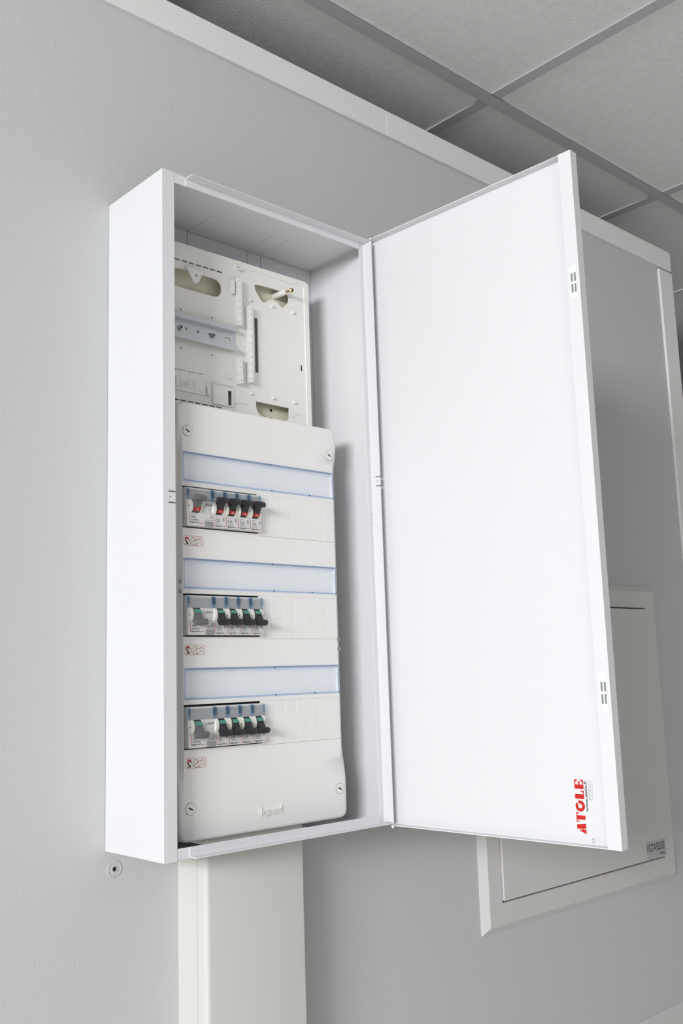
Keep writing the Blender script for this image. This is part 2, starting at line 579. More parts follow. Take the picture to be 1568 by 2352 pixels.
# ------------------------------------------------------------------ distribution board (lower box in the cabinet)
YP = -0.0991
PX0, PX1, PZ0, PZ1 = 0.0345, 0.2850, 0.0125, 0.5125
WX0, WX1 = 0.0421, 0.2758
board = tag(empty('distribution_board', (0.16, -0.05, 0.0125)),
            'off-white plastic distribution board with three rows, lower part of the cabinet', 'distribution board')
board_off = -Vector(board.location)


def bchild(o):
    o.location = board_off
    return o


ROWZ = [0.0, -0.125, -0.250]
BRX = 0.1497          # right end of the breaker opening
openings = []
for dz in ROWZ:
    openings.append((WX0, WX1, 0.4167 + dz, 0.45192 + dz))
    openings.append((WX0 - 0.0006, BRX + 0.0008, 0.3622 + dz, 0.4113 + dz))
    openings.append((BRX + 0.0008, WX1, 0.3597 + dz, 0.4115 + dz))


def sm(t):
    t = max(0, min(1, t))
    return t * t * (3 - 2 * t)


def cover_mesh():
    cx = (PX0 + PX1) / 2
    hw = (PX1 - PX0) / 2
    R = 0.011                     # corner radius
    inner = sorted({WX0, WX1, WX0 - 0.0006, BRX + 0.0008} | {0.075, 0.11, 0.18, 0.21, 0.245})
    zs_ = set()
    for o_ in openings:
        zs_ |= {o_[2], o_[3]}
    z = PZ0
    k = 0
    while z < PZ1:
        zs_.add(round(z, 5))
        z += 0.008
    for i in range(7):            # fine rows in the rounded corners
        a = math.pi / 2 * i / 6
        zs_ |= {PZ0 + R * (1 - math.sin(a)), PZ1 - R * (1 - math.sin(a))}
    zs_ |= {PZ0 + 0.0008, PZ0 + 0.002, PZ0 + 0.0035, PZ1 - 0.0008, PZ1 - 0.002, PZ1 - 0.0035}
    zl = sorted(zs_)
    zl = [z for i, z in enumerate(zl) if i == 0 or z - zl[i - 1] > 1e-5]
    bm = bmesh.new()
    rows = []
    F = 0.004
    for z in zl:
        d = min(z - PZ0, PZ1 - z)
        h = hw
        if d < R:
            h = hw - R + math.sqrt(max(0, R * R - (R - d) ** 2))
        yend = 0.0
        if d < F:                 # rounded top and bottom edge
            yend = F - math.sqrt(max(0, F * F - (F - d) ** 2))
        w = sm((z - 0.055) / 0.05) * sm((0.487 - z) / 0.035)
        bev = 0.0055 * w
        pts = [(-h, 0.036), (-h, 0.018), (-h, bev + F + 0.0005)]
        for i in range(1, 5):
            a = math.pi / 2 * i / 4
            pts.append((-h + F * (1 - math.cos(a)), bev + F * (1 - math.sin(a))))
        left = [(cx + x, YP + y + yend) for x, y in pts]
        right = [(cx - x, YP + y + yend) for x, y in reversed(pts)]
        mid = [(x, YP + yend) for x in inner]
        row = [bm.verts.new((x, y, z)) for x, y in left + mid + right]
        rows.append(row)
    nl = 7
    for r in range(len(rows) - 1):
        zc = (zl[r] + zl[r + 1]) / 2
        for c in range(len(rows[r]) - 1):
            v = (rows[r][c], rows[r][c + 1], rows[r + 1][c + 1], rows[r + 1][c])
            if nl <= c < nl + len(inner) - 1:
                xc = (inner[c - nl] + inner[c - nl + 1]) / 2
                if any(o_[0] < xc < o_[1] and o_[2] < zc < o_[3] for o_ in openings):
                    continue
            bm.faces.new(v)
    bm.faces.new(rows[0][::-1])
    bm.faces.new(rows[-1])
    # turn the edges of the openings inwards
    edges = [e for e in bm.edges if e.is_boundary and all(abs(v.co.y - YP) < 1e-6 for v in e.verts)]
    r = bmesh.ops.extrude_edge_only(bm, edges=edges)
    bmesh.ops.translate(bm, verts=[g for g in r['geom'] if isinstance(g, bmesh.types.BMVert)], vec=(0, 0.006, 0))
    bmesh.ops.recalc_face_normals(bm, faces=bm.faces[:])
    return bm


bchild(bm_obj('front_cover', cover_mesh(), M['plastic'], board, smooth=True))
bchild(box_obj('housing', (PX0 + 0.006, PX1 - 0.006, -0.050, -0.003, 0.066, PZ1 - 0.008), M['plastic'], board))

blank_me = None
for ri, dz in enumerate(ROWZ):
    # clear flap over the label strip
    bchild(box_obj('label_strip', (WX0, WX1, YP + 0.0048, YP + 0.0058, 0.4167 + dz, 0.45192 + dz), M['windowseat'], board))
    z0, z1 = 0.4170 + dz, 0.45165 + dz
    flap = bchild(box_obj('clear_flap', (WX0 + 0.0003, WX1 - 0.0003, YP - 0.0006, YP + 0.0006, z0, z1), M['clear'], board))
    bm = bmesh.new()
    ring_in = rect(WX0 + 0.0008, WX1 - 0.0015, z0 + 0.0015, z1 - 0.0020)
    plate(bm, rect(WX0 + 0.0002, WX1 - 0.0002, z0 - 0.0001, z1 + 0.0001), [ring_in], YP - 0.0016, YP - 0.0007)
    rm = bm_obj('flap_rim', bm, M['rim'], flap)
    bm = bmesh.new()
    plate(bm, [(WX1 - 0.0068, z1 - 0.0105), (WX1 - 0.0026, z1 - 0.0075), (WX1 - 0.0026, z0 + 0.0075), (WX1 - 0.0040, z0 + 0.013)], [], YP - 0.0022, YP - 0.0007)
    bm_obj('finger_grip', bm, M['clear'], flap)
    for xx, zz in ((0.5 * (WX0 + WX1) + 0.012, z1 - 0.0012), (WX0 + 0.130, z0 + 0.0010), (WX0 + 0.192, z0 + 0.0010), (WX1 - 0.0012, z0 + 0.0010)):
        box_obj('flap_pin', (xx - 0.0007, xx + 0.0007, YP - 0.0022, YP - 0.0014, zz - 0.0008, zz + 0.0008), M['blueink'], flap)
    # seven blank plates
    bw = (WX1 - BRX - 0.0010) / 7
    for k in range(7):
        if blank_me is None:
            bm = bmesh.new()
            rbox(bm, 0.0001, bw - 0.0001, -0.0006, 0.0035, 0.0, 0.0515, 0.0003, 1)
            o = bm_obj('blank_plate', bm, M['blank'], board)
            blank_me = o.data
        else:
            o = link('blank_plate', blank_me, M['blank'], board)
        o.location = board_off + Vector((BRX + 0.0009 + bw * k, YP, 0.3599 + dz))
    # pictogram sticker
    sx, sz = 0.0424 + 0.0006 * ri, 0.3415 + dz + (0.0075 if ri == 2 else 0.0) * 0
    st = bchild(plate_obj('safety_sticker', rrect(sx, sx + 0.0272, sz, sz + 0.0115, 0.0022), [], YP - 0.00012, YP, M['sticker'], board))
    bm = bmesh.new()
    plate(bm, rrect(sx, sx + 0.0272, sz, sz + 0.0115, 0.0022), [rrect(sx + 0.00028, sx + 0.02692, sz + 0.00028, sz + 0.01122, 0.0019)], YP - 0.00022, YP - 0.00013)
    d_ = YP - 0.0002
    L = lambda pts: flat(bm, [(sx + p[0], sz + p[1]) for p in pts], d_)
    L([(.0018, .0070), (.0026, .0100), (.0066, .0100), (.0076, .0072), (.0060, .0070), (.0056, .0080), (.0036, .0080), (.0034, .0070)])
    L([(.0190, .0073), (.0222, .0090), (.0226, .0084), (.0194, .0066)])
    L([(.0130, .0045), (.0180, .0088), (.0184, .0083), (.0134, .0040)])
    L([(.0245, .0012), (.0262, .0028), (.0262, .0034), (.0240, .0012)])
    bmesh.ops.recalc_face_normals(bm, faces=bm.faces[:])
    bm_obj('red_print', bm, M['red'], st)
    bm = bmesh.new()
    for p in ([(.0016, .0064), (.0034, .0064), (.0070, .0020), (.0062, .0008)], [(.0014, .0009), (.0046, .0030), (.0050, .0026), (.0030, .0009)],
              [(.0072, .0062), (.0112, .0022), (.0110, .0018), (.0070, .0058)], [(.0116, .0008), (.0116, .0100), (.0120, .0100), (.0120, .0008)],
              [(.0116, .0008), (.0200, .0008), (.0200, .0013), (.0116, .0013)], [(.0120, .0098), (.0150, .0098), (.0178, .0050), (.0174, .0048), (.0148, .0094), (.0120, .0094)],
              [(.0150, .0026), (.0200, .0030), (.0200, .0026), (.0150, .0022)], [(.0200, .0050), (.0238, .0040), (.0238, .0036), (.0200, .0046)],
              [(.0012, .0072), (.0016, .0072), (.0110, .0068), (.0110, .0065), (.0012, .0068)], [(.0230, .0098), (.0250, .0052), (.0247, .0050), (.0227, .0096)]):
        flat(bm, [(sx + q_[0], sz + q_[1]) for q_ in p], d_)
    bmesh.ops.recalc_face_normals(bm, faces=bm.faces[:])
    bm_obj('black_print', bm, M['ink'], st)

for (sx, sz) in ((0.0489, 0.4773), (0.2710, 0.4756), (0.0494, 0.0484), (0.2722, 0.0485)):
    bm = bmesh.new()
    cyl(bm, (0, 0.002, 0), (0, -0.0007, 0), 0.0064, 0.0063, 28)
    sc_ = bm_obj('cover_screw', bm, M['plastic'], board, smooth=True)
    sc_.location = board_off + Vector((sx, YP, sz))
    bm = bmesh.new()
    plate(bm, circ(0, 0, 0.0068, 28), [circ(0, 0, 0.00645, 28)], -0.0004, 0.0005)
    bm_obj('gap_shade_ring', bm, M['gap'], sc_)  # grey ring painted in place of the shaded gap round the screw
    o = box_obj('screw_slot', (-0.0030, 0.0030, -0.00085, -0.0005, -0.0008, 0.0008), M['dark'], sc_)
    o.rotation_euler = (0, math.radians(28), 0)
bm = bmesh.new()
text(bm, 'legrand', 0.1468, 0.1775, 0.0276, 0.0390, YP + 0.0001, 0.01, thick=0.0016)
box(bm, 0.1440, 0.1446, YP - 0.0006, YP + 0.0001, 0.0270, 0.0404)
box(bm, 0.1795, 0.1801, YP - 0.0006, YP + 0.0001, 0.0290, 0.0400)
bchild(tag(bm_obj('embossed_lettering', bm, M['plastic'], board), 'raised legrand lettering in the same plastic'))
for xx, zz in ((0.2796, 0.2338), (0.2800, 0.2221), (0.0392, 0.2999), (0.0391, 0.2885)):
    bchild(box_obj('edge_slot', (xx - 0.0006, xx + 0.0006, YP + 0.0004, YP + 0.004, zz - 0.0018, zz + 0.0018), M['gap'], board))


# ------------------------------------------------------------------ breakers
NH = 0.045
PIT = 0.01787


def lever(bm, xc, dw, hw, on, mi_neck=0):
    """drum with T lever, rocked up (on) or down (off)"""
    cy, cz, R = -0.0045, 0.0230, 0.0072
    prof = [(cy + R * math.cos(math.radians(a)), cz + R * math.sin(math.radians(a))) for a in range(0, 360, 20)]
    extrude_x(bm, prof, xc - dw / 2, xc + dw / 2)
    s = 1 if on else -1
    ang = math.radians(36) * s
    d = Vector((0, -math.cos(ang), math.sin(ang)))
    p = Vector((0, math.sin(ang), math.cos(ang)))
    c = Vector((xc, cy, cz))
    # tapered neck
    hwN = dw / 2
    vsn = []
    for dist, hh, ww in ((0.004, 0.0048, hwN), (0.0105, 0.0026, hwN * 0.95), (0.0135, 0.0026, hw * 0.42)):
        vsn.append([bm.verts.new(c + d * dist + p * (hh * b) + Vector((ww * a, 0, 0))) for a, b in ((-1, -1), (1, -1), (1, 1), (-1, 1))])
    for i in range(2):
        for k in range(4):
            bm.faces.new((vsn[i][k], vsn[i][(k + 1) % 4], vsn[i + 1][(k + 1) % 4], vsn[i + 1][k]))
    # rounded grip bar
    n = 7
    loops = []
    xsn = [(-hw, 0.42), (-hw + 0.0006, 0.72), (-hw + 0.0022, 0.93), (0, 1.0), (hw - 0.0022, 0.93), (hw - 0.0006, 0.72), (hw, 0.42)]
    for xx, sc in xsn:
        lp = []
        for k in range(10):
            t = 2 * math.pi * k / 10
            lp.append(bm.verts.new(c + d * (0.0148 + 0.0036 * math.cos(t) * sc) + p * (0.0041 * math.sin(t) * sc) + Vector((xx, 0, 0))))
        loops.append(lp)
    for i in range(len(loops) - 1):
        for k in range(10):
            bm.faces.new((loops[i][k], loops[i][(k + 1) % 10], loops[i + 1][(k + 1) % 10], loops[i + 1][k]))
    bm.faces.new(loops[0][::-1])
    bm.faces.new(loops[-1])
    bmesh.ops.recalc_face_normals(bm, faces=bm.faces[:])


def flag(bm, xc, dw, on):
    cy, cz, R = -0.0045, 0.0230, 0.00745
    a0, a1 = (196, 232) if on else (128, 164)
    arc = [(cy + R * math.cos(math.radians(a0 + (a1 - a0) * i / 5)), cz + R * math.sin(math.radians(a0 + (a1 - a0) * i / 5))) for i in range(6)]
    arc2 = [(cy + 0.006 * math.cos(math.radians(a)), cz + 0.006 * math.sin(math.radians(a))) for a in (a1, a0)]
    extrude_x(bm, arc + arc2, xc - dw / 2 + 0.0002, xc + dw / 2 - 0.0002)


def cheek_prof():
    pr = [(-0.004, 0.0152)]
    for i in range(9):
        t = -1 + 2 * i / 8
        pr.append((-0.0065 - 0.0034 * (1 - abs(t) ** 2.6), 0.0230 + 0.0078 * t))
    pr.append((-0.004, 0.0308))
    return pr


def make_breaker(w, two, on, rating):
    """all parts in local coordinates: x along the row, -y out of the board, z up"""
    g = 0.00012
    root = empty('residual_current_breaker' if two else 'circuit_breaker')
    bm = bmesh.new()
    prof = [(0.030, 0.0), (-0.0074, 0.0), (-0.0080, 0.0008), (-0.0080, 0.0150), (-0.0066, 0.0158), (-0.0066, 0.0300), (-0.0058, 0.0306), (-0.0052, 0.0442), (-0.0046, NH), (0.030, NH)]
    extrude_x(bm, prof, g, w - g)
    bm_obj('body', bm, M['grey'], root)
    # label holder
    bm = bmesh.new()
    box(bm, 0.0014, w - 0.0014, -0.0062, -0.0045, 0.0312, 0.0428)
    lab = bm_obj('label_holder', bm, M['label'], root)
    box_obj('clear_label_cover', (0.0016, w - 0.0016, -0.0072, -0.0066, 0.0310, 0.0436), M['labelclear'], lab)
    for xx in (0.0002, w - 0.0016):
        bm = bmesh.new()
        box(bm, xx, xx + 0.0014, -0.0078, -0.0050, 0.0310, 0.0445)
        box(bm, xx - 0.0 if xx < 0.001 else xx - 0.0008, xx + 0.0022 if xx < 0.001 else xx + 0.0014, -0.0086, -0.0078, 0.0350, 0.0438)
        bm_obj('label_clip', bm, M['clip'], root)
    xc = 0.0122 if two else w / 2
    dw = 0.0098 if two else 0.0086
    hw = 0.0092 if two else w / 2 - 0.00035
    sides = ((xc - dw / 2 - 0.0026, xc - dw / 2 - 0.0003), (xc + dw / 2 + 0.0003, xc + dw / 2 + 0.0026)) if two else \
            ((g * 2, xc - dw / 2 - 0.0003), (xc + dw / 2 + 0.0003, w - g * 2))
    bm = bmesh.new()
    box(bm, xc - dw / 2 - 0.0004, xc + dw / 2 + 0.0004, -0.0068, -0.0040, 0.0156, 0.0306)
    bm_obj('lever_well', bm, M['dark'], root)
    for s0, s1 in sides:
        bm = bmesh.new()
        extrude_x(bm, cheek_prof(), s0, s1)
        ck = bm_obj('lever_cheek', bm, M['cheek'], root, smooth=True)
    bm = bmesh.new()
    px = xc - dw / 2 - 0.0042 if two else w - 0.0010
    box(bm, (px - 0.0006) if two else w - 0.0012, (px + 0.0006) if two else w - 0.0002, -0.01005 if not two else -0.0068, -0.0060, 0.0222, 0.0234)
    bm_obj('test_hole', bm, M['dark'], root)
    bm = bmesh.new()
    lever(bm, xc, dw, hw, on)
    lv = bm_obj('lever', bm, M['levergrey'] if two else M['black'], root, smooth=True)
    bm = bmesh.new()
    flag(bm, xc, dw, on)
    fl = bm_obj('on_flag' if on else 'off_flag', bm, M['redflag'] if on else M['green'], lv)
    if on:
        bm = bmesh.new()
        a = math.radians(214)
        text(bm, 'On', xc - 0.0014, xc + 0.0018, -0.0010, 0.0012, 0, 0.0,
             fn=lambda x, t, d: (x, -0.0045 + 0.0078 * math.cos(a) + t * math.sin(a) * -1 * -1 * 0.6, 0.0230 + 0.0078 * math.sin(a) + t * 0.8))
        bm_obj('flag_lettering', bm, M['paleink'], lv)
    # printing on the lower face
    y = -0.00812
    R_, K_, G_, B_ = bmesh.new(), bmesh.new(), bmesh.new(), bmesh.new()
    Q = lambda b, x0, x1, z0, z1: flat(b, rect(x0, x1, z0, z1), y)
    if two:
        Q(R_, 0.0030, 0.0036, 0.0036, 0.0146)
        Q(R_, 0.0160, 0.0222, 0.0032, 0.0038)
        Q(R_, 0.0030, 0.0046, 0.0034, 0.0040)
        text(K_, '40A', 0.0052, 0.0118, 0.0092, 0.0118, y)
        text(K_, 'legrand', 0.0046, 0.0154, 0.0026, 0.0052, y, 0.015)
        text(G_, 'Dx - ID', 0.0052, 0.0130, 0.0128, 0.0146, y)
        for i in range(5):
            Q(G_, 0.0052 + 0.0021 * i, 0.0068 + 0.0021 * i, 0.0060, 0.0080)
        Q(G_, 0.0256, 0.0345, 0.0094, 0.0099)
        Q(G_, 0.0256, 0.0345, 0.0076, 0.0082)
        yk = -0.00672
        text(K_, '30mA', 0.0258, 0.0352, 0.0246, 0.0276, yk)
        Q2 = lambda b, x0, x1, z0, z1: flat(b, rect(x0, x1, z0, z1), yk)
        Q2(K_, 0.0238, 0.0252, 0.0250, 0.0255)
        for (a, b_, c, d2) in ((0.0308, 0.0344, 0.0226, 0.0229), (0.0308, 0.0344, 0.0200, 0.0203), (0.0308, 0.0311, 0.0200, 0.0229), (0.0341, 0.0344, 0.0200, 0.0229)):
            Q2(G_, a, b_, c, d2)
        for s_ in (-1, 1):
            flat(K_, [(0.0312, 0.0176), (0.0326, 0.0176 + 0.0016 * s_), (0.0340, 0.0176), (0.0326, 0.0176 + 0.0012 * s_)], yk)
        Q(B_, 0.0330, 0.0336, 0.0098, 0.0142)
        Q(G_, 0.0342, 0.0350, 0.0128, 0.0131)
        Q(G_, 0.0342, 0.0350, 0.0100, 0.0103)
        bt = box_obj('test_button', (0.0236, 0.0350, -0.0090, -0.0078, 0.0002, 0.0062), M['button'], root, r=0.0005)
        bm = bmesh.new()
        text(bm, 'T', 0.0286, 0.0300, 0.0020, 0.0044, -0.0091)
        bm_obj('button_lettering', bm, M['ink'], bt)
        flat(G_, [(0.0205, 0.0272), (0.0216, 0.0262), (0.0216, 0.0250), (0.0220, 0.0232), (0.0212, 0.0205), (0.0204, 0.0192), (0.0214, 0.0214), (0.0209, 0.0232), (0.0213, 0.0252)], yk)
    else:
        Q(R_, 0.0010, 0.0015, 0.0022, 0.0134)
        Q(R_, 0.0010, 0.0024, 0.0020, 0.0025)
        Q(R_, 0.0140, 0.0170, 0.0018, 0.0023)
        text(K_, rating, 0.0036, 0.0098, 0.0070, 0.0103, y)
        text(K_, 'legrand', 0.0030, 0.0130, 0.0008, 0.0034, y, 0.015)
        text(G_, 'DNX', 0.0036, 0.0086, 0.0116, 0.0132, y)
        for (a, b_, c, d2) in ((0.0036, 0.0112, 0.0060, 0.0062), (0.0036, 0.0112, 0.0042, 0.0044), (0.0036, 0.0038, 0.0042, 0.0062), (0.0110, 0.0112, 0.0042, 0.0062)):
            Q(G_, a, b_, c, d2)
        text(G_, '6000', 0.0042, 0.0080, 0.0046, 0.0058, y)
        text(G_, '3', 0.0092, 0.0104, 0.0046, 0.0058, y)
        Q(B_, 0.0146, 0.0154, 0.0080, 0.0126)
        Q(G_, 0.0162, 0.0168, 0.0086, 0.0104)
        Q(G_, 0.0162, 0.0168, 0.0110, 0.0122)
    for nm, b, m_ in (('red_line', R_, 'red'), ('lettering', K_, 'ink'), ('small_lettering', G_, 'greyink'), ('blue_mark', B_, 'blueink')):
        bmesh.ops.recalc_face_normals(b, faces=b.faces[:])
        bm_obj(nm, b, M[m_], root)
    return root


def copy_tree(o, parent=None):
    c = o.copy()
    COL.objects.link(c)
    c.parent = parent
    for ch in list(o.children):
        copy_tree(ch, c)
    return c


rows_r = [['C20', 'C16', 'C16', 'C10'], ['C20', 'C16', 'C16', 'C10'], ['C32', 'C20', 'C16', 'C10']]
row_name = ['top', 'middle', 'bottom']
pos_name = ['first', 'second', 'third', 'last']
protos = {}
for ri, dz in enumerate(ROWZ):
    on = ri == 0
    zb = 0.3638 + dz
    key = ('rcd', on)
    if key in protos:
        r_ = copy_tree(protos[key])
    else:
        r_ = protos[key] = make_breaker(2 * PIT, True, on, '40A')
    r_.location = (WX0 + 0.0004, YP, zb)
    tag(r_, 'wide 40A breaker with grey lever, left end of the %s row%s' % (row_name[ri], ', lever up' if on else ', lever down'),
        'circuit breaker', 'wide breakers with grey levers')
    for k, rt in enumerate(rows_r[ri]):
        key = (rt, on)
        if key in protos:
            b_ = copy_tree(protos[key])
        else:
            b_ = protos[key] = make_breaker(PIT, False, on, rt)
        b_.location = (WX0 + 0.0004 + PIT * (2 + k), YP, zb)
        tag(b_, 'narrow %s breaker, %s black lever of the %s row, lever %s' % (rt, pos_name[k], row_name[ri], 'up' if on else 'down'),
            'circuit breaker', 'narrow breakers with black levers')

# ------------------------------------------------------------------ meter panel (upper part of the cabinet)
YU = -0.049
panel = tag(empty('meter_panel', (0.16, -0.002, 0.50)),
            'cream white moulded meter panel with combs and holes, upper part of the cabinet', 'meter panel')
poff = -Vector(panel.location)


def pc(o):
    o.location = poff
    return o


def soften(pts, it=2):
    for _ in range(it):
        out = []
        for i, p in enumerate(pts):
            q_ = pts[(i + 1) % len(pts)]
            out.append((0.75 * p[0] + 0.25 * q_[0], 0.75 * p[1] + 0.25 * q_[1]))
            out.append((0.25 * p[0] + 0.75 * q_[0], 0.25 * p[1] + 0.75 * q_[1]))
        pts = out
    return pts


MX0, MX1, MZ0, MZ1 = 0.0345, 0.2848, 0.5135, 0.7350
holes = []
# row of slots at top and bottom
for k in range(7):
    x = 0.0690 + 0.01085 * k
    holes.append(rect(x - 0.0044, x + 0.0044, 0.7117, 0.7142))
for k in range(7):
    x = 0.0658 + 0.01085 * k
    holes.append(rect(x - 0.0043, x + 0.0043, 0.5290, 0.5306))
holes.append(soften([(0.0452, 0.6765), (0.1240, 0.6762), (0.1310, 0.6782), (0.1358, 0.6830), (0.1374, 0.6895), (0.1362, 0.6955), (0.1320, 0.7000), (0.1262, 0.7018),
              (0.0452, 0.7018)]))
holes.append(soften([(0.1929, 0.7112), (0.1912, 0.7085), (0.1919, 0.7041), (0.1945, 0.6990), (0.1983, 0.6947), (0.2010, 0.6905), (0.2056, 0.6878), (0.2092, 0.6884), (0.2123, 0.6912),
              (0.2165, 0.6945), (0.2225, 0.6950), (0.2280, 0.6940), (0.2325, 0.6918), (0.2360, 0.6888), (0.2393, 0.6880), (0.2425, 0.6895), (0.2440, 0.6930), (0.2475, 0.6950),
              (0.2509, 0.7000), (0.2509, 0.7060), (0.2480, 0.7108), (0.2440, 0.7122)]))
holes.append(rect(0.1898, 0.1958, 0.5872, 0.6630))                 # slot beside the second comb
holes.append(rect(0.1453, 0.1514, 0.5346, 0.5545))                 # recess window
holes.append([(0.1900, 0.5475), (0.1902, 0.5400), (0.1925, 0.5335), (0.1969, 0.5296), (0.2030, 0.5284), (0.2400, 0.5284), (0.2450, 0.5305), (0.2471, 0.5340), (0.2471, 0.5474)])
holes.append(rect(0.2690, 0.2730, 0.6040, 0.6122))
# cut line round the logo plate
for x0, x1 in ((0.0440, 0.0535), (0.0545, 0.0670), (0.0690, 0.0800), (0.0830, 0.0945), (0.0975, 0.1065)):
    holes.append(rect(x0, x1, 0.5684, 0.5692))
holes.append(rect(0.1108, 0.1114, 0.5428, 0.5510))
holes.append(rect(0.1108, 0.1114, 0.5530, 0.5640))
outline = rrect(MX0, MX1, MZ0, MZ1, 0.0060, 5)
bm = bmesh.new()
plate(bm, outline, holes, YU, YU + 0.0022)
pc(bm_obj('face_plate', bm, M['cream'], panel))
bm = bmesh.new()
plate(bm, outline, [rrect(MX0 + 0.0022, MX1 - 0.0022, MZ0 + 0.0022, MZ1 - 0.0022, 0.0045, 5)], YU + 0.0022, -0.0060)
pc(bm_obj('rim', bm, M['cream'], panel, smooth=True))
bm = bmesh.new()
plate(bm, rrect(MX0 - 0.0004, MX1 + 0.0008, MZ0, MZ1 + 0.0004, 0.0065, 5), [rrect(MX0 + 0.0080, MX1 - 0.0070, MZ0 + 0.004, MZ1 - 0.0080, 0.004, 5)], YU - 0.0012, YU)
pc(bm_obj('edge_bead', bm, M['cream'], panel))
pc(box_obj('base_plate', (MX0 + 0.001, MX1 - 0.001, -0.0345, -0.0040, MZ0 + 0.001, MZ1 - 0.001), M['beige'], panel))


def comb(x0, x1, z0, z1, teeth, lean):
    bm = bmesh.new()
    hgt = (z1 - z0) / teeth
    rbox(bm, x0 + 0.0006, x1 - 0.0006, YU - 0.0100, YU, z0, z1, 0.0006, 1)
    for i in range(teeth):
        za = z0 + hgt * (i + 0.5)
        box(bm, x0, x1 - 0.0004, YU - 0.0114, YU, za - 0.0004, za + 0.0004)
    return pc(bm_obj('cable_comb', bm, M['cream'], panel))


comb(0.1566, 0.1636, 0.6430, 0.7085, 7, 0)
comb(0.1566, 0.1636, 0.5640, 0.5990, 4, 0)
comb(0.1744, 0.1812, 0.5690, 0.6745, 11, 0)
pc(box_obj('side_tab', (0.1500, 0.1545, YU - 0.0060, YU, 0.6860, 0.7050), M['cream'], panel, r=0.0006))
# hanging bracket in the long hole
bm = bmesh.new()
plate(bm, [(0.0810, 0.7040), (0.0900, 0.6880), (0.0935, 0.6858), (0.0985, 0.6880), (0.1065, 0.7040)], [circ(0.0950, 0.6965, 0.0020, 12)], YU - 0.0040, YU - 0.0010)
box(bm, 0.0800, 0.1080, YU - 0.0045, YU, 0.7030, 0.7048)
pc(bm_obj('bracket', bm, M['cream'], panel))
bm = bmesh.new()
plate(bm, [(0.1560, 0.7275), (0.1572, 0.7235), (0.1610, 0.7215), (0.1655, 0.7225), (0.1680, 0.7255), (0.1660, 0.7255), (0.1640, 0.7240), (0.1605, 0.7235), (0.1585, 0.7255), (0.1578, 0.7280)], [], YU - 0.0050, YU)
pc(bm_obj('cable_hook', bm, M['cream'], panel))
pegs = [(0.1834, 0.6856), (0.2209, 0.6856), (0.2573, 0.6853), (0.1475, 0.5722), (0.1827, 0.5568), (0.2201, 0.5569), (0.2564, 0.5567)]
for (x, z) in pegs:
    bm = bmesh.new()
    cyl(bm, (x - 0.0014, YU, z - 0.0004), (x - 0.0014, YU - 0.0028, z - 0.0004), 0.0024, 0.0021, 14)
    pc(bm_obj('peg', bm, M['cream'], panel, smooth=True))
for (x, z) in [(0.2043, 0.6689), (0.2356, 0.6311), (0.1213, 0.6468), (0.0739, 0.6472), (0.0736, 0.5970), (0.1206, 0.5969)]:
    bm = bmesh.new()
    cyl(bm, (x, YU, z), (x, YU - 0.0007, z), 0.0012, 0.0011, 10)
    pc(bm_obj('dimple', bm, M['gap'] if x < 0.15 else M['cream'], panel, smooth=True))
# recess tray beside the logo plate
bm = bmesh.new()
plate(bm, rect(0.1205, 0.1530, 0.5330, 0.5615), [rect(0.1222, 0.1520, 0.5345, 0.5600)], YU - 0.0022, YU)
pc(bm_obj('recess_frame', bm, M['cream'], panel))
# raised logo plate with embossed word
lp = pc(box_obj('logo_plate', (0.0440, 0.1098, YU - 0.0012, YU, 0.5415, 0.5675), M['cream'], panel, r=0.0004))
bm = bmesh.new()
text(bm, 'LinKY', 0.0655, 0.0975, 0.5470, 0.5585, YU - 0.0011, -0.005, thick=0.0009)
o = bm_obj('embossed_lettering', bm, M['cream'], lp)
pc(box_obj('corner_block', (0.1112, 0.1150, YU - 0.0030, YU, 0.5420, 0.5530), M['cream'], panel, r=0.0006))
# stepped seam at the lower right
bm = bmesh.new()
pts = [(0.2476, 0.5353), (0.2553, 0.5358), (0.2606, 0.5407), (0.2710, 0.5412)]
for a, b in zip(pts, pts[1:]):
    flat(bm, [(a[0], a[1] - 0.0003), (b[0], b[1] - 0.0003), (b[0], b[1] + 0.0002), (a[0], a[1] + 0.0002)], YU - 0.0001)
pts = [(0.1415, 0.5275), (0.1560, 0.5290), (0.1570, 0.5400), (0.1760, 0.5405)]
for a, b in zip(pts, pts[1:]):
    flat(bm, [(a[0], a[1] - 0.0003), (b[0] + 0.0001, b[1] - 0.0003), (b[0], b[1] + 0.0002), (a[0], a[1] + 0.0002)], YU - 0.0001)
bmesh.ops.recalc_face_normals(bm, faces=bm.faces[:])
pc(bm_obj('seam', bm, M['gap'], panel))
# boss with brass screw
bm = bmesh.new()
cyl(bm, (0.2372, -0.0340, 0.7090), (0.240, YU - 0.0080, 0.7090), 0.0048, 0.0036, 16)
post = pc(bm_obj('screw_boss', bm, M['cream'], panel, smooth=True))
bm = bmesh.new()
cyl(bm, (0.240, YU - 0.0075, 0.7092), (0.2425, YU - 0.0150, 0.7092), 0.0014, n=10)
cyl(bm, (0.2425, YU - 0.0150, 0.7092), (0.2431, YU - 0.0172, 0.7092), 0.0034, 0.0026, n=16)
box(bm, 0.2410, 0.2452, YU - 0.0176, YU - 0.0170, 0.7088, 0.7096, 1)
box(bm, 0.2427, 0.2435, YU - 0.0176, YU - 0.0170, 0.7071, 0.7113, 1)
bm_obj('brass_screw', bm, [M['brass'], M['dark']], post)
# beige pocket with two dark holes in the lower cut-out
bm = bmesh.new()
for z in (0.5440, 0.5320):
    cyl(bm, (0.2262, -0.0335, z), (0.2262, -0.0351, z), 0.0020, n=12)
pc(bm_obj('fixing_hole', bm, M['dark'], panel))

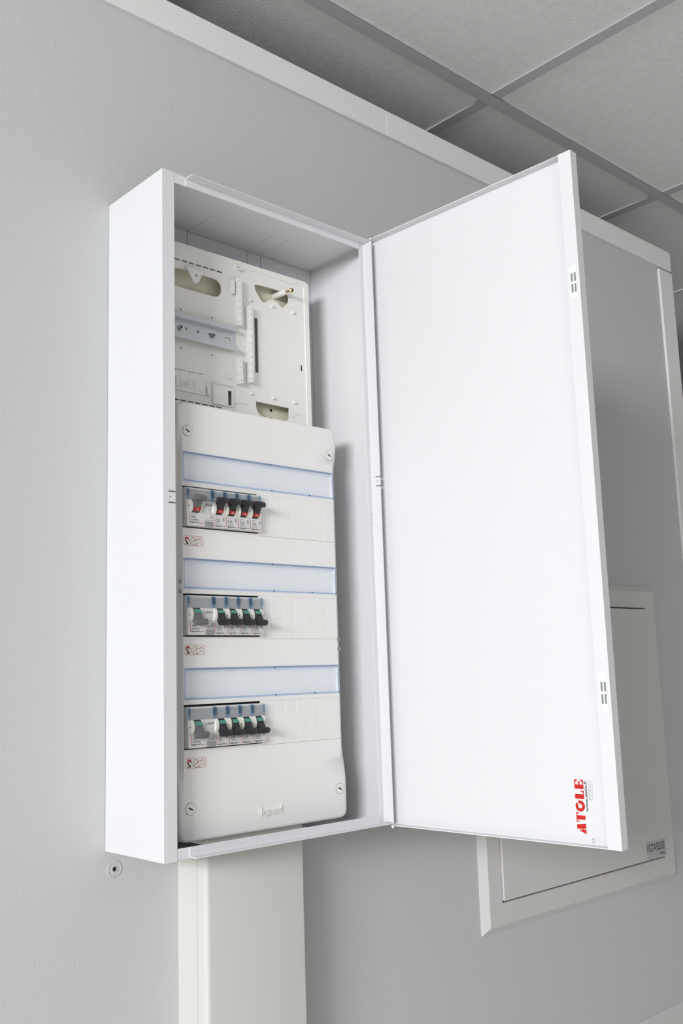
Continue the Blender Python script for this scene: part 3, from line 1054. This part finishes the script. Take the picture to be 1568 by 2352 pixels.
# DIN rail
RX0, RX1 = 0.0360, 0.1575
rail_p = [(YU, 0.6145), (YU - 0.0010, 0.6145), (YU - 0.0010, 0.6110), (YU - 0.0075, 0.6110), (YU - 0.0075, 0.6066), (YU - 0.0085, 0.6066), (YU - 0.0085, 0.6120), (YU - 0.0020, 0.6120)]
bm = bmesh.new()
zc0, zc1 = 0.6125, 0.6328
plate(bm, rect(RX0, RX1 - 0.0020, zc0, zc1), [circ(0.0800, 0.6226, 0.0021, 12), circ(0.0976, 0.6226, 0.0023, 14), circ(0.1158, 0.6228, 0.0021, 12), rrect(0.1390, 0.1488, 0.6200, 0.6250, 0.0024, 4)],
      YU - 0.0022, YU - 0.0010)
for zi, s in ((zc0, -1), (zc1, 1)):
    extrude_x(bm, [(YU - 0.0022, zi), (YU - 0.0010, zi), (YU - 0.0010, zi + 0.0008 * s), (YU - 0.0082, zi + 0.0008 * s), (YU - 0.0082, zi), ], RX0, RX1 - 0.0010)
    extrude_x(bm, [(YU - 0.0082, zi - 0.0002 * s), (YU - 0.0094, zi - 0.0002 * s), (YU - 0.0094, zi + 0.0060 * s), (YU - 0.0082, zi + 0.0060 * s)], RX0, RX1)
rail = pc(bm_obj('din_rail', bm, M['steel'], panel))
for x in (0.0712, 0.1205):
    bm = bmesh.new()
    cyl(bm, (x, YU - 0.0022, 0.6222), (x, YU - 0.0042, 0.6222), 0.0036, 0.0030, 16)
    cyl(bm, (x, YU - 0.0042, 0.6222), (x, YU - 0.0050, 0.6222), 0.0030, 0.0016, 16)
    box(bm, x - 0.0022, x + 0.0022, YU - 0.0053, YU - 0.0040, 0.6218, 0.6226, 1)
    box(bm, x - 0.0004, x + 0.0004, YU - 0.0053, YU - 0.0040, 0.6200, 0.6244, 1)
    bm_obj('rail_screw', bm, [M['screwsteel'], M['dark']], rail)

# ------------------------------------------------------------------ cable trunking under the cabinet
trk = tag(empty('cable_trunking', (0.171, 0, FLOOR_Z)), 'wide ivory plastic cable trunking running down the wall below the cabinet', 'trunking')
toff = -Vector(trk.location)
TX0, TX1, TY = 0.0975, 0.2445, 0.058
bm = bmesh.new()
extr = [(TX0, 0.0), (TX0, -0.0395), (TX0 + 0.0015, -0.0395), (TX0 + 0.0015, -0.0015), (TX1 - 0.0015, -0.0015), (TX1 - 0.0015, -0.0395), (TX1, -0.0395), (TX1, 0.0)]
plate(bm, extr, [], FLOOR_Z, 0.0118, XY)
o = bm_obj('channel', bm, M['trunk'], trk)
o.location = toff
lidp = [(TX0, -0.0402)]
for i in range(7):
    a = math.pi / 2 * i / 6
    lidp.append((TX0 + 0.0055 * (1 - math.cos(a)), -TY + 0.0055 * (1 - math.sin(a))))
for i in range(7):
    a = math.pi / 2 * (1 - i / 6)
    lidp.append((TX1 - 0.0020 * (1 - math.cos(a)), -TY + 0.0020 * (1 - math.sin(a))))
lidp.append((TX1, -0.0402))
lidp += [(TX1 - 0.0015, -0.0402), (TX1 - 0.0015, -TY + 0.003), (TX0 + 0.006, -TY + 0.002), (TX0 + 0.0015, -TY + 0.006), (TX0 + 0.0015, -0.0402)]
bm = bmesh.new()
plate(bm, lidp, [], FLOOR_Z, 0.0118, XY)
o = bm_obj('lid', bm, M['trunk'], trk, smooth=True)
o.location = toff

# ------------------------------------------------------------------ screw cap on the wall
cap = tag(empty('screw_cap', (0.0119, 0, -0.0209)), 'small round grey plug with a dark centre hole in the wall', 'wall plug')
for a0, a1 in ((-60, 100), (130, 275)):
    bm = bmesh.new()
    n = 12
    pts = [(0.0088 * math.cos(math.radians(a0 + (a1 - a0) * i / n)), 0.0088 * math.sin(math.radians(a0 + (a1 - a0) * i / n))) for i in range(n + 1)]
    pts += [(0.0080 * math.cos(math.radians(a1 - (a1 - a0) * i / n)), 0.0080 * math.sin(math.radians(a1 - (a1 - a0) * i / n))) for i in range(n + 1)]
    plate(bm, pts, [], -0.0012, 0)
    bm_obj('cap_rim', bm, M['wall'], cap)
bm = bmesh.new()
plate(bm, circ(0, 0, 0.0080, 24), [circ(0, 0, 0.0031, 16)], -0.0006, 0)
bm_obj('cap_disc', bm, M['wall'], cap)
bm = bmesh.new()
plate(bm, circ(0, 0, 0.0037, 16), [circ(0, 0, 0.0028, 16)], -0.0013, -0.0004)
bm_obj('cap_collar', bm, M['wall'], cap)
bm = bmesh.new()
cyl(bm, (0, 0.0004, 0), (0, -0.0003, 0), 0.0030, n=16)
bm_obj('cap_hole', bm, M['dark'], cap)

# ------------------------------------------------------------------ access hatches on the wall
def hatch(x0, x1, z0, z1, label, sticker):
    root = tag(empty('access_hatch', ((x0 + x1) / 2, 0, z0)), label, 'access hatch')
    off = -Vector(root.location)
    bw, yo = 0.0430, -0.0110
    bv = 0.0110
    # mitred frame with bevelled outer edge
    prof = [(0.0, 0.0), (0.0, -0.0015), (bv, yo), (bw - 0.0012, yo), (bw, yo + 0.0012), (bw, 0.0)]
    bm = bmesh.new()
    corners = ((x0, z0, 1, 1), (x1, z0, -1, 1), (x1, z1, -1, -1), (x0, z1, 1, -1))
    loops = [[bm.verts.new((cx + sx * d, y, cz + sz * d)) for d, y in prof] for cx, cz, sx, sz in corners]
    for i in range(4):
        a, b = loops[i], loops[(i + 1) % 4]
        for k in range(len(prof) - 1):
            bm.faces.new((a[k], b[k], b[k + 1], a[k + 1]))
    bmesh.ops.recalc_face_normals(bm, faces=bm.faces[:])
    bm_obj('frame', bm, M['hatch'], root).location = off
    box_obj('hatch_recess', (x0 + bw - 0.0005, x1 - bw + 0.0005, -0.0010, -0.0002, z0 + bw - 0.0005, z1 - bw + 0.0005), M['dark'], root).location = off
    g = 0.0022
    p = box_obj('hatch_panel', (x0 + bw + g * 0.5, x1 - bw - g * 0.5, yo - 0.0030, -0.0020, z0 + bw + g * 1.5, z1 - bw - g), M['hatch'], root, r=0.0006)
    p.location = off
    if sticker:
        sx1, sz0 = x1 - bw - 0.0035, z0 + bw + 0.0045
        s = box_obj('name_sticker', (sx1 - 0.067, sx1, yo - 0.0033, yo - 0.0029, sz0, sz0 + 0.031), M['nameplate'], p)
        bm = bmesh.new()
        text(bm, 'VGTA5050E', sx1 - 0.066, sx1 - 0.003, sz0 + 0.0130, sz0 + 0.0265, yo - 0.00345, 0.0)
        text(bm, 'ATOLE', sx1 - 0.021, sx1 - 0.004, sz0 + 0.0040, sz0 + 0.0085, yo - 0.00345, 0.03)
        bm_obj('sticker_lettering', bm, M['ink'], p)
    return root


hatch(0.6449, 1.2203, -0.2145, 0.3415, 'white square access hatch with grey name sticker, partly behind the cabinet door', True)
hatch(0.6449, 1.2150, -0.9940, -0.4384, 'white access hatch at the bottom right corner, only its top edge showing', False)
